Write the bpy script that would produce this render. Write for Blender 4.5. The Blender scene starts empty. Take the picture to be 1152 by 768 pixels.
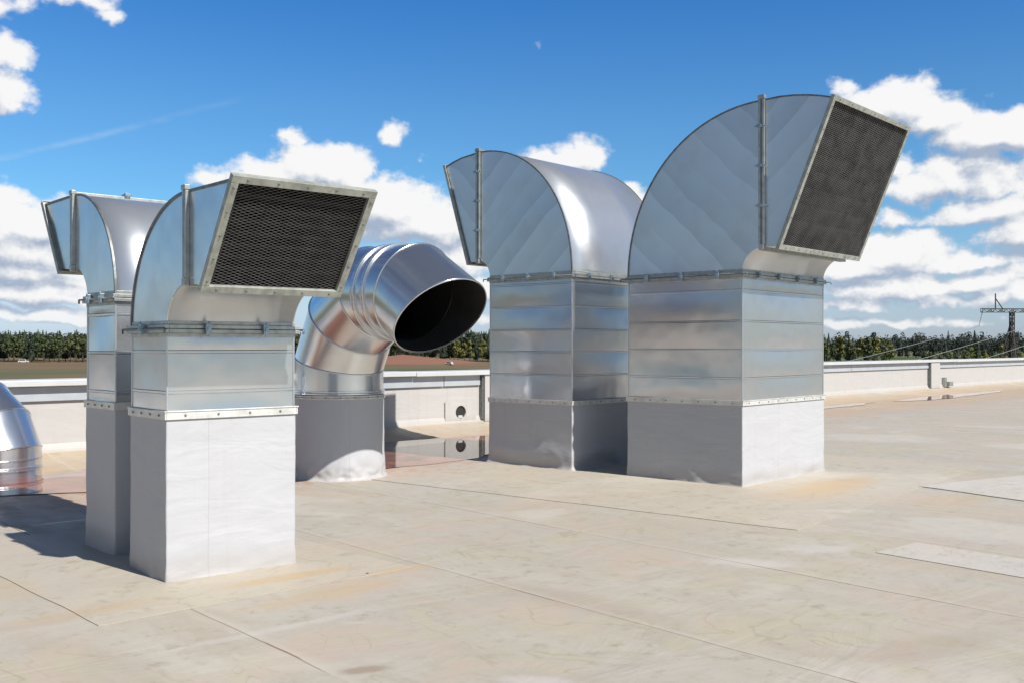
import bpy, bmesh, math, random
from mathutils import Vector, Matrix
R = math.radians
random.seed(7)
sc = bpy.context.scene
col = sc.collection

# ---------------------------------------------------------------- materials
def nodemat(name):
    m = bpy.data.materials.new(name); m.use_nodes = True
    nt = m.node_tree
    b = nt.nodes['Principled BSDF']
    return m, nt, b

class NT:
    """tiny node helper"""
    def __init__(s, nt): s.nt = nt
    def n(s, t, **kw):
        nd = s.nt.nodes.new(t)
        for k, v in kw.items(): setattr(nd, k, v)
        return nd
    def put(s, sock, v):
        if hasattr(v, 'is_output'): s.nt.links.new(v, sock)
        elif v is not None: sock.default_value = v
    def math(s, op, a, b=None, c=None, clamp=False):
        nd = s.n('ShaderNodeMath', operation=op, use_clamp=clamp)
        s.put(nd.inputs[0], a); s.put(nd.inputs[1], b)
        if c is not None: s.put(nd.inputs[2], c)
        return nd.outputs[0]
    def vmath(s, op, a, b=None):
        nd = s.n('ShaderNodeVectorMath', operation=op)
        s.put(nd.inputs[0], a)
        if b is not None:
            if op == 'SCALE': s.put(nd.inputs['Scale'], b)
            else: s.put(nd.inputs[1], b)
        return nd.outputs['Value'] if op in ('DOT_PRODUCT', 'LENGTH', 'DISTANCE') else nd.outputs['Vector']
    def noise(s, vec, scale, detail=4, rough=.5, dist=0, lac=2.0):
        nd = s.n('ShaderNodeTexNoise')
        s.put(nd.inputs['Vector'], vec); nd.inputs['Scale'].default_value = scale
        nd.inputs['Detail'].default_value = detail; nd.inputs['Roughness'].default_value = rough
        nd.inputs['Distortion'].default_value = dist; nd.inputs['Lacunarity'].default_value = lac
        return nd.outputs['Fac']
    def ramp(s, v, lo, hi, a=0., b=1., smooth=True):
        nd = s.n('ShaderNodeMapRange', interpolation_type='SMOOTHSTEP' if smooth else 'LINEAR')
        s.put(nd.inputs['Value'], v); nd.inputs['From Min'].default_value = lo; nd.inputs['From Max'].default_value = hi
        s.put(nd.inputs['To Min'], a); s.put(nd.inputs['To Max'], b)
        return nd.outputs['Result']
    def mix(s, f, a, b, mode='MIX'):
        nd = s.n('ShaderNodeMix', data_type='RGBA', blend_type=mode)
        s.put(nd.inputs[0], f)
        for i, v in ((6, a), (7, b)):
            if isinstance(v, tuple) and len(v) == 3: v = (*v, 1)
            s.put(nd.inputs[i], v)
        return nd.outputs[2]
    def scalev(s, vec, sx, sy, sz):
        return s.vmath('MULTIPLY', vec, (sx, sy, sz))
    def obj(s):
        return s.n('ShaderNodeTexCoord').outputs['Object']
    def pos(s):
        return s.n('ShaderNodeNewGeometry').outputs['Position']
    def sep(s, v):
        nd = s.n('ShaderNodeSeparateXYZ'); s.put(nd.inputs[0], v); return nd.outputs
    def comb(s, x, y, z):
        nd = s.n('ShaderNodeCombineXYZ')
        for i, v in enumerate((x, y, z)): s.put(nd.inputs[i], v)
        return nd.outputs[0]
    def bump(s, h, strength, dist=.01, normal=None):
        nd = s.n('ShaderNodeBump'); s.put(nd.inputs['Height'], h)
        nd.inputs['Strength'].default_value = strength; nd.inputs['Distance'].default_value = dist
        if normal is not None: s.put(nd.inputs['Normal'], normal)
        return nd.outputs[0]

def steel(name, base=(.60, .62, .64), rough=.30, wave=.35, stripes=False, dull=0.0, smear=(1, 1, 1), bright=1.0):
    m, nt, b = nodemat(name); h = NT(nt)
    p = h.obj()
    big = h.noise(p, 1.6, 2, .5)
    span = h.n('ShaderNodeTexVoronoi'); h.put(span.inputs['Vector'], p); span.inputs['Scale'].default_value = 38
    spc = h.sep(span.outputs['Color'])[0]
    grime = h.noise(p, 3.5, 4, .55)
    dark = h.mix(h.ramp(grime, .46, .74), base, tuple(c * .92 for c in base))
    c = h.mix(h.math('MULTIPLY', spc, .03), dark, tuple(min(1, x * 1.25) for x in base))
    if stripes:
        s_ = h.sep(p)
        # the sheet carries diagonal roller marks, mirrored at the joint
        ax = h.math('ABSOLUTE', h.math('SUBTRACT', s_[0], stripes[0]))
        q = h.math('ADD', h.math('MULTIPLY', ax, .80), h.math('MULTIPLY', s_[2], -.85))
        q = h.math('ADD', q, h.math('MULTIPLY', big, .20))
        saw = h.math('FRACT', h.math('DIVIDE', q, .34))
        idn = h.noise(h.comb(h.math('FLOOR', h.math('DIVIDE', q, .34)), 3.3, 1.7), 1.37, 2, .5)
        c = h.mix(h.math('MULTIPLY', h.ramp(saw, 0, 1, 0, 1, False), .36), c, tuple(x * .62 for x in base))
        c = h.mix(h.ramp(idn, .4, .6, 0, .30), c, (.86, .88, .9))
    h.put(b.inputs['Base Color'], c)
    b.inputs['Metallic'].default_value = 1.0 - dull
    rr = h.math('ADD', h.ramp(grime, .3, .75, rough - .01, rough + .04), h.math('MULTIPLY', spc, .0))
    h.put(b.inputs['Roughness'], rr)
    hh = big
    nb = h.bump(hh, wave, .12)
    h.put(b.inputs['Normal'], nb)
    return m

def painted(name, base, rough=.5, metallic=0., var=.12, scale=6, bump=.1):
    m, nt, b = nodemat(name); h = NT(nt)
    p = h.obj()
    n1 = h.noise(p, scale, 6, .62)
    c = h.mix(h.ramp(n1, .35, .7), base, tuple(x * (1 - var) for x in base))
    h.put(b.inputs['Base Color'], c)
    b.inputs['Roughness'].default_value = rough; b.inputs['Metallic'].default_value = metallic
    h.put(b.inputs['Normal'], h.bump(n1, bump, .01))
    return m

def membrane(name, base=(.42, .426, .445), dirt=(.27, .225, .175), dirty=.95, wr=.22, horiz=True, foot_h=.14):
    m, nt, b = nodemat(name); h = NT(nt)
    p = h.obj(); z = h.sep(p)[2]
    n1 = h.noise(p, 2.2, 6, .6)
    run = h.noise(h.scalev(p, 9, 9, .7), 1, 5, .6)
    foot = h.ramp(h.math('ADD', z, h.math('MULTIPLY', n1, -.16)), -.06, foot_h, 1, 0)
    f = h.math('ADD', h.math('MULTIPLY', foot, .38 * dirty), h.ramp(run, .5, .8, 0, .14 * dirty), clamp=True)
    c = h.mix(f, base, dirt)
    c = h.mix(h.ramp(n1, .45, .7, 0, .16), c, tuple(x * .86 for x in base))
    h.put(b.inputs['Base Color'], c)
    b.inputs['Roughness'].default_value = .55
    yy = h.math('ADD', h.sep(p)[1], h.math('MULTIPLY', n1, .03))
    lap = h.ramp(yy, -.172, -.168)
    lapline = h.math('MULTIPLY', h.ramp(yy, -.176, -.170), h.ramp(yy, -.170, -.164, 1, 0))
    grit = h.noise(p, 16, 8, .75)
    c = h.mix(h.ramp(grit, .56, .78, 0, .12), c, tuple(x * .6 for x in dirt))
    c = h.mix(h.math('MULTIPLY', lapline, .12), c, tuple(x * .5 for x in dirt))
    h.put(b.inputs['Base Color'], c)
    wv = h.noise(h.scalev(p, .9, .9, 3.2) if horiz else p, 1.5, 3, .5, .6)
    fn = h.noise(p, 70, 3, .5)
    nb = h.bump(wv, wr, .07)
    nb = h.bump(fn, .05, .003, nb)
    nb = h.bump(lap, .35, .004, nb)
    cr = h.noise(h.scalev(p, 2, 2, 5), 2.2, 5, .7, 1.2)
    nb = h.bump(h.math('ABSOLUTE', h.math('SUBTRACT', cr, .5)), .10, .03, nb)
    h.put(b.inputs['Normal'], nb)
    return m

# wall frame: W is a point of the parapet foot, T runs along it, N points into the roof
W0 = Vector((-1.04, 19.76, 0)); WT = Vector((.697, .717, 0)); WN = Vector((.717, -.697, 0))
def wallpt(t, n, z=0.): return W0 + WT * t + WN * n + Vector((0, 0, z))

def roof_mat(name, tint=(.400, .366, .307), clean=0.0, seams=True):
    m, nt, b = nodemat(name); h = NT(nt)
    p = h.pos()
    c_ = h.vmath('DOT_PRODUCT', p, (.751, .660, 0))
    e_ = h.vmath('DOT_PRODUCT', p, (.660, -.751, 0))
    wn = h.vmath('DOT_PRODUCT', h.vmath('SUBTRACT', p, tuple(W0)), tuple(WN))
    wob = h.noise(p, .8, 2, .5)
    cc = h.math('ADD', c_, h.math('MULTIPLY', h.math('SUBTRACT', wob, .5), .07))
    u = h.math('DIVIDE', h.math('SUBTRACT', cc, 2.62), 1.81)
    fr = h.math('FRACT', u); idx = h.math('FLOOR', u)
    # streaky weathering along and across the sheets
    big = h.noise(p, .33, 5, .58, .4)
    mid = h.noise(h.comb(h.math('MULTIPLY', c_, 1.7), h.math('MULTIPLY', e_, .55), 0), 1.3, 8, .68, .5)
    sml = h.noise(p, 6, 8, .72)
    spk = h.noise(p, 55, 4, .7)
    tone = h.noise(h.comb(idx, h.math('FLOOR', h.math('DIVIDE', h.math('ADD', e_, h.math('MULTIPLY', idx, 3.7)), 9.0)), 0), 3.17, 0, .5)
    col_ = h.mix(h.ramp(big, .36, .66), tint, (tint[0] * .93, tint[1] * .945, tint[2] * .985))
    col_ = h.mix(h.ramp(mid, .40, .66, 0, .70 * (1 - clean)), col_, (tint[0] * .80, tint[1] * .78, tint[2] * .74))
    col_ = h.mix(h.ramp(mid, .46, .26, 0, .32), col_, (tint[0] * 1.16, tint[1] * 1.18, tint[2] * 1.22))
    col_ = h.mix(h.ramp(tone, .3, .7, 0, .16 * (1 - clean)), col_, (tint[0] * .82, tint[1] * .84, tint[2] * .9))
    col_ = h.mix(h.ramp(sml, .50, .74, 0, .50), col_, (tint[0] * .70, tint[1] * .67, tint[2] * .63))
    col_ = h.mix(h.ramp(spk, .56, .78, 0, .36), col_, (tint[0] * .55, tint[1] * .52, tint[2] * .48))
    hu1 = h.noise(p, .75, 5, .65, .6); hu2 = h.noise(h.vmath('ADD', p, (31, 7, 3)), 1.3, 6, .68, .8)
    col_ = h.mix(h.ramp(hu1, .48, .62, 0, .55 * (1 - .7 * clean)), col_, (tint[0] * 1.02, tint[1] * .90, tint[2] * .86))
    col_ = h.mix(h.ramp(hu2, .50, .64, 0, .55 * (1 - .8 * clean)), col_, (tint[0] * .93, tint[1] * .95, tint[2] * .80))
    col_ = h.mix(h.math('MULTIPLY', h.ramp(hu1, .42, .5, 1, 0), h.ramp(sml, .52, .66, 0, .5)), col_, (tint[0] * .66, tint[1] * .62, tint[2] * .55))
    ct = h.noise(p, .55, 4, .55, 1.2)
    for lv_ in (.43, .52, .60):
        ring_ = h.ramp(h.math('ABSOLUTE', h.math('SUBTRACT', h.math('ADD', ct, h.math('MULTIPLY', sml, .03)), lv_ + .015)), .001, .007, 1, 0)
        col_ = h.mix(h.math('MULTIPLY', h.math('MULTIPLY', ring_, h.ramp(hu2, .42, .6)), .40), col_, (tint[0] * .66, tint[1] * .60, tint[2] * .52))
    pale = h.ramp(h.noise(h.vmath('ADD', p, (5, 17, 0)), .42, 5, .6, .4), .54, .64, 0, .55)
    col_ = h.mix(pale, col_, (tint[0] * 1.12, tint[1] * 1.15, tint[2] * 1.22))
    # rusty sediment where water stands and dries
    ring = h.noise(p, .9, 6, .62, .8)
    wd = h.math('ADD', wn, h.math('MULTIPLY', h.math('SUBTRACT', ring, .5), 3.2))
    band = h.math('MULTIPLY', h.ramp(wd, -.5, 1.), h.ramp(wd, 2.6, 4.6, 1, 0))
    col_ = h.mix(h.math('MULTIPLY', band, h.ramp(ring, .25, .7, .25, .7)), col_, (.40, .275, .165))
    along = h.vmath('DOT_PRODUCT', h.vmath('SUBTRACT', p, tuple(W0)), tuple(WT))
    sred = h.math('MULTIPLY', h.math('MULTIPLY', h.ramp(wd, 2.4, 3.2), h.ramp(wd, 4.2, 5.2, 1, 0)), h.ramp(along, 0, 4, 1, .25))
    col_ = h.mix(h.math('MULTIPLY', sred, h.ramp(sml, .42, .6, 0, .55)), col_, (.40, .19, .13))
    # located stains: (x, y, rx, ry, rot, strength, colour)
    for (x, y, rx, ry, rot, st, cl) in STAINS:
        d = h.vmath('SUBTRACT', p, (x, y, 0))
        ca, sa = math.cos(rot), math.sin(rot)
        ux = h.math('DIVIDE', h.vmath('DOT_PRODUCT', d, (ca, sa, 0)), rx)
        uy = h.math('DIVIDE', h.vmath('DOT_PRODUCT', d, (-sa, ca, 0)), ry)
        rr = h.math('SQRT', h.math('ADD', h.math('MULTIPLY', ux, ux), h.math('MULTIPLY', uy, uy)))
        rr = h.math('ADD', rr, h.math('MULTIPLY', h.math('SUBTRACT', sml, .5), 1.3))
        col_ = h.mix(h.ramp(rr, .35, 1.1, st, 0), col_, cl)
    hgt = h.math('MULTIPLY', sml, .35)
    if seams:
        dist = h.math('MULTIPLY', h.math('MINIMUM', fr, h.math('SUBTRACT', 1, fr)), 1.81)
        brk = h.noise(h.comb(h.math('MULTIPLY', idx, 7.3), e_, 0), .35, 3, .6)
        on = h.ramp(brk, .49, .53)
        near = h.math('MULTIPLY', h.ramp(dist, .003, .011, 1, 0), h.ramp(on, 0, 1, .06, 1))
        halo = h.math('MULTIPLY', h.ramp(fr, 0, .045, 1, 0), .30)
        col_ = h.mix(halo, col_, (tint[0] * 1.2, tint[1] * 1.2, tint[2] * 1.2))
        col_ = h.mix(h.math('MULTIPLY', near, .85), col_, (.14, .09, .065))
        hgt = h.math('ADD', hgt, h.math('MULTIPLY', h.ramp(fr, 0, .06, 1, 0), .5))
    h.put(b.inputs['Base Color'], col_)
    h.put(b.inputs['Roughness'], h.ramp(mid, .35, .7, .55, .82))
    nb = h.bump(hgt, .35, .012)
    wk = h.noise(h.comb(h.math('MULTIPLY', c_, .8), h.math('MULTIPLY', e_, 2.2), 0), .9, 5, .6, 1.0)
    nb = h.bump(wk, .20, .07, nb)
    h.put(b.inputs['Normal'], nb)
    return m

OR = (.41, .30, .18); BR = (.22, .15, .10); WH = (.44, .415, .39)
STAINS = [(3.75, 11.75, 1.1, .42, R(48), .75, OR), (3.2, 11.0, .9, .5, R(30), .35, OR), (-1.55, 7.05, .62, .13, R(41), .75, OR),
          (-1.2, 6.6, .8, .2, R(46), .45, OR), (-2.6, 6.1, .7, .16, R(42), .4, OR), (-3.4, 6.7, .5, .3, R(-40), .35, OR),
          (-.73, 5.04, .17, .07, R(20), .6, BR), (-.3, 4.62, .2, .05, R(10), .35, BR), (-.80, 7.3, .35, .12, R(40), .5, OR),
          (1.75, 7.55, .42, .20, R(-15), .75, WH), (2.4, 8.05, .36, .20, R(10), .7, WH), (.12, 4.86, .22, .10, R(-10), .7, WH),
          (-.9, 5.9, .09, .03, 0, .5, WH), (4.6, 10.6, .7, .4, R(40), .35, OR), (-1.35, 5.75, .9, .06, R(41), .4, WH),
          (2.2, 5.4, .7, .2, R(30), .2, BR), (.4, 6.4, .9, .25, R(-45), .18, BR)]

M = {}
M['steel'] = steel('galvanised steel', base=(.61, .63, .65), rough=.22, wave=.14, dull=.12)
M['steel_soft'] = steel('galvanised skin steel', base=(.55, .575, .60), rough=.31, wave=.06, dull=.22)
M['steel_big'] = steel('galvanised sheet with roller marks', base=(.68, .73, .76), rough=.31, wave=.08, dull=.08, stripes=(.98,))
M['steel_round'] = steel('bright spiral duct steel', base=(.66, .68, .70), rough=.21, wave=.03, dull=.06)
M['angle'] = painted('zinc angle', (.46, .48, .46), .42, .75, .3, 14, .2)
M['angle_dark'] = painted('weathered zinc angle', (.24, .25, .25), .5, .75, .4, 20, .2)
M['frame'] = painted('zinc mouth frame', (.42, .44, .40), .5, .45, .35, 12, .25)
M['strip'] = painted('pale aluminium strip', (.66, .66, .63), .45, .35, .25, 10, .1)
M['dark'] = painted('duct inside darkened for shade', (.018, .018, .019), .85, 0., .4, 6, .1)  # near-black colour stands in for the missing light inside the ducts
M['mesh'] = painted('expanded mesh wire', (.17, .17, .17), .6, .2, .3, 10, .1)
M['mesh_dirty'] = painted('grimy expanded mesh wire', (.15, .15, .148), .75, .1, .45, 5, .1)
M['membrane'] = membrane('white roofing membrane')
M['membrane_foot'] = membrane('white roofing membrane loose', wr=.4, dirty=.8, horiz=False)
M['wall'] = membrane('parapet membrane', base=(.41, .40, .39), dirty=1.6, wr=.15, foot_h=.24)
M['coping'] = painted('coping sheet', (.54, .55, .56), .4, .15, .08, 3, .05)
M['fascia'] = painted('grey blue coping fascia', (.42, .455, .49), .45, .2, .1, 3, .05)
M['roof'] = roof_mat('beige weathered roofing sheet')
M['apron'] = roof_mat('cleaner roofing sheet', tint=(.415, .374, .305), clean=.7, seams=False)
M['patch'] = roof_mat('pale repair membrane', tint=(.445, .415, .37), clean=.9, seams=False)

def water_mat():
    m, nt, b = nodemat('standing rain water'); h = NT(nt)
    p = h.pos()
    n1 = h.noise(p, 1.4, 6, .65, .6)
    h.put(b.inputs['Base Color'], h.mix(h.ramp(n1, .35, .62), (.075, .035, .024), (.28, .10, .06)))
    b.inputs['Roughness'].default_value = .015
    b.inputs['IOR'].default_value = 1.36
    h.put(b.inputs['Normal'], h.bump(h.noise(p, 2.0, 2, .5), .02, .01))
    return m
M['water'] = water_mat()

def terrain_mat():
    m, nt, b = nodemat('field and bare soil'); h = NT(nt)
    p = h.pos(); s_ = h.sep(p)
    n1 = h.noise(h.scalev(p, .25, 1, 1), .02, 6, .6)
    n2 = h.noise(p, .012, 5, .6)
    dist = h.vmath('LENGTH', p)
    c = h.mix(h.ramp(n1, .40, .60), (.060, .072, .022), (.125, .085, .038))
    side = h.math('DIVIDE', s_[0], h.math('MAXIMUM', s_[1], 1.))
    right = h.ramp(side, .15, .28)
    soil = h.math('MULTIPLY', h.ramp(h.math('ADD', dist, h.math('MULTIPLY', h.math('SUBTRACT', n2, .5), 260)), 400, 500), h.math('SUBTRACT', 1, right))
    c = h.mix(h.math('MULTIPLY', soil, .22), c, (.19, .085, .045))
    c = h.mix(h.math('MULTIPLY', h.ramp(s_[2], -7.5, -6.9), h.ramp(side, .12, .2, 1, 0)), c, (.20, .092, .052))
    c = h.mix(right, c, h.mix(h.ramp(n1, .4, .6), (.055, .085, .022), (.10, .115, .035)))
    h.put(b.inputs['Base Color'], c); b.inputs['Roughness'].default_value = .95
    return m
M['terrain'] = terrain_mat()

def leaf(name, a, b_):
    m, nt, b = nodemat(name); h = NT(nt)
    oi = h.n('ShaderNodeObjectInfo').outputs['Random']
    n1 = h.noise(h.pos(), .35, 3, .6)
    c = h.mix(h.math('ADD', h.math('MULTIPLY', oi, .6), h.math('MULTIPLY', n1, .4)), a, b_)
    h.put(b.inputs['Base Color'], c); b.inputs['Roughness'].default_value = .85
    return m
M['spruce'] = leaf('spruce needles', (.012, .022, .012), (.032, .048, .020))
M['birch'] = leaf('autumn birch leaves', (.06, .085, .018), (.17, .15, .035))
M['bush'] = leaf('broadleaf foliage', (.025, .045, .014), (.075, .085, .028))
M['far'] = leaf('distant wood foliage', (.016, .026, .022), (.030, .042, .030))
M['bark'] = painted('bark', (.10, .075, .055), .9, 0, .4, 3, .3)
M['pylon'] = painted('rusty pylon steel', (.060, .050, .046), .7, .3, .5, 1, .1)
M['wire'] = painted('aluminium conductor', (.42, .42, .42), .5, .6, .1, 1, 0)
M['insul'] = painted('glass insulator', (.22, .17, .13), .3, 0, .1, 1, 0)
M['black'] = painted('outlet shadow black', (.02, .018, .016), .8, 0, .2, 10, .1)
M['van'] = painted('white vehicle paint', (.45, .45, .45), .4, 0, .05, 2, 0)
M['bolt'] = painted('blued clamp steel', (.36, .44, .50), .35, .8, .3, 20, .1)

# ---------------------------------------------------------------- mesh builder
class MB:
    def __init__(s): s.v = []; s.f = []; s.m = []; s.sm = []
    def add(s, vs, fs, mi=0, smooth=False):
        o = len(s.v); s.v += [tuple(v) for v in vs]
        for f in fs: s.f.append([i + o for i in f]); s.m.append(mi); s.sm.append(smooth)
    def box(s, c, size, rot=None, mi=0):
        hx, hy, hz = (a / 2 for a in size)
        vs = [Vector((x, y, z)) for x in (-hx, hx) for y in (-hy, hy) for z in (-hz, hz)]
        if rot is not None: vs = [rot @ v for v in vs]
        c = Vector(c)
        s.add([v + c for v in vs], [(0, 1, 3, 2), (4, 6, 7, 5), (0, 4, 5, 1), (2, 3, 7, 6), (0, 2, 6, 4), (1, 5, 7, 3)], mi)
    def span(s, lo, hi, mi=0):
        lo = Vector(lo); hi = Vector(hi); s.box((lo + hi) / 2, hi - lo, None, mi)
    def bar(s, a, b, w, t=None, up=(0, 0, 1), mi=0):
        a = Vector(a); b = Vector(b); d = b - a; L = d.length
        if L < 1e-6: return
        x = d / L; up = Vector(up)
        if abs(x.dot(up)) > .99: up = Vector((1, 0, 0))
        y = up.cross(x).normalized(); z = x.cross(y)
        rot = Matrix((x, y, z)).transposed()
        s.box((a + b) / 2, (L, w, t or w), rot, mi)
    def tube(s, pts, r, n=8, mi=0, cap=True, radii=None):
        pts = [Vector(p) for p in pts]; rings = []
        for i, p in enumerate(pts):
            d = (pts[min(i + 1, len(pts) - 1)] - pts[max(i - 1, 0)]).normalized()
            up = Vector((0, 0, 1)) if abs(d.z) < .95 else Vector((1, 0, 0))
            x = up.cross(d).normalized(); y = d.cross(x)
            rr = radii[i] if radii else r
            rings.append([p + (x * math.cos(a) + y * math.sin(a)) * rr for a in (2 * math.pi * k / n for k in range(n))])
        s.loft(rings, mi=mi, closed=True, smooth=True)
        if cap:
            s.add(rings[0], [tuple(range(n))[::-1]], mi); s.add(rings[-1], [tuple(range(n))], mi)
    def loft(s, rings, mi=0, closed=True, smooth=False):
        n = len(rings[0]); vs = [v for r_ in rings for v in r_]; fs = []
        for i in range(len(rings) - 1):
            for k in range(n if closed else n - 1):
                k2 = (k + 1) % n
                fs.append((i * n + k, i * n + k2, (i + 1) * n + k2, (i + 1) * n + k))
        s.add(vs, fs, mi, smooth)
    def prism(s, poly, off, mi=0):
        """flat polygon extruded by vector off"""
        off = Vector(off); n = len(poly)
        a = [Vector(p) for p in poly]; b = [p + off for p in a]
        fs = [tuple(range(n))[::-1], tuple(range(n, 2 * n))]
        fs += [(i, (i + 1) % n, (i + 1) % n + n, i + n) for i in range(n)]
        s.add(a + b, fs, mi)
    def build(s, name, mats, parent=None, bevel=0, fix=True, sharp=False):
        me = bpy.data.meshes.new(name); me.from_pydata(s.v, [], s.f)
        if not isinstance(mats, (list, tuple)): mats = [mats]
        for m in mats: me.materials.append(m)
        me.polygons.foreach_set('material_index', s.m)
        me.polygons.foreach_set('use_smooth', s.sm)
        if fix:
            bm = bmesh.new(); bm.from_mesh(me)
            bmesh.ops.remove_doubles(bm, verts=bm.verts, dist=1e-5)
            bmesh.ops.recalc_face_normals(bm, faces=bm.faces)
            if sharp:
                for e_ in bm.edges:
                    if len(e_.link_faces) == 2 and e_.calc_face_angle(0) > .5: e_.smooth = False
            bm.to_mesh(me); bm.free()
        me.update()
        o = bpy.data.objects.new(name, me); col.objects.link(o)
        if parent is not None: o.parent = parent
        if bevel:
            b = o.modifiers.new('bevel', 'BEVEL'); b.width = bevel; b.segments = 2; b.limit_method = 'ANGLE'
        return o

def tag(o, label=None, cat=None, group=None, kind=None):
    if label: o['label'] = label
    if cat: o['category'] = cat
    if group: o['group'] = group
    if kind: o['kind'] = kind
    return o
def empty(name, loc, rz=0, **kw):
    o = bpy.data.objects.new(name, None); col.objects.link(o)
    o.location = loc; o.rotation_euler = (0, 0, rz); o.empty_display_size = .3
    return tag(o, **kw)

from mathutils import noise as mnoise
def nz(x, y, z): return mnoise.noise(Vector((x, y, z)))

# ---------------------------------------------------------------- rectangular gooseneck ducts
def rect_perimeter(W, D, nx, ny, r=.012):
    """points round a rectangle with the outward normal of each"""
    out = []
    cs = [(W / 2, -D / 2), (W / 2, D / 2), (-W / 2, D / 2), (-W / 2, -D / 2)]
    for k in range(4):
        a = Vector(cs[k]); b = Vector(cs[(k + 1) % 4]); n = ny if k % 2 == 0 else nx
        d = (b - a).normalized(); nrm = Vector((d.y, -d.x))
        prev = Vector(((a - cs_prev(cs, k)).normalized().y, -(a - cs_prev(cs, k)).normalized().x))
        L = (b - a).length
        for t, q in ((0, .35), (0, .75)):
            pass
        out.append((a, (nrm + prev).normalized(), 1.0))
        for i in range(n):
            t = (i + .5) / n
            t = r / L + (1 - 2 * r / L) * i / (n - 1)
            out.append((a + d * (t * L), nrm, min(t, 1 - t) * L))
    return out
def cs_prev(cs, k): return Vector(cs[(k - 1) % 4])

def curb(W, D, z1, parent, seed=0, flare=.06, roll=0., foot=False, fold=None):
    mb = MB(); per = rect_perimeter(W, D, 26, 30)
    zs = [0, .008, .02, .035, .055, .08, .11, .14, .18, .22, .27, .33, .4, .5, .6, .7, .8, .9, 1.0]
    zs = [z for z in zs if z < z1 - .03] + [z1]
    rings = []
    for z in zs:
        ring = []
        for (p, nr, e) in per:
            corner = math.exp(-(e if e < .9 else 0) / .12)
            fl = flare * math.exp(-z / .022) * (1 + .6 * nz(p.x * 3 + seed, p.y * 3, 0))
            rl = roll * math.exp(-((z - .2 - .03 * nz(p.x * 2, p.y * 2, seed)) / .10) ** 2) * (1 - .75 * corner)
            cf = .007 * corner * math.exp(-(z / .10) ** 2) * (1 + 3 * (roll > 0))
            amp = .0035 + .012 * math.exp(-z / .16)
            wr = amp * nz(p.x * 2.5 + seed, p.y * 2.5, z * 7) + amp * .5 * nz(p.x * 7, p.y * 7 + seed, z * 12)
            # slanting fold where the sheet has been dressed down
            if fold:
                u = p.x - fold[0] + (z - .15) * fold[1]
                wr += .022 * math.exp(-(u / .06) ** 2) * math.exp(-z / .18)
            q = fl + rl + cf + wr * min(1, (z1 - z) / .1)
            ring.append((p.x + nr.x * q, p.y + nr.y * q, z))
        rings.append(ring)
    mb.loft(rings, smooth=True)
    # welded vertical lap
    return mb.build('curb_cladding', [M['membrane']], parent)

def rect_ring(mb, W, D, z0, z1, t, out, mi=0):
    """four butted bars round the duct; t thickness inward from face+out"""
    X = W / 2 + out; Y = D / 2 + out
    mb.span((-X, -Y, z0), (X, -Y + t, z1), mi); mb.span((-X, Y - t, z0), (X, Y, z1), mi)
    mb.span((-X, -Y + t + .001, z0), (-X + t, Y - t - .001, z1), mi); mb.span((X - t, -Y + t + .001, z0), (X, Y - t - .001, z1), mi)

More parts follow.
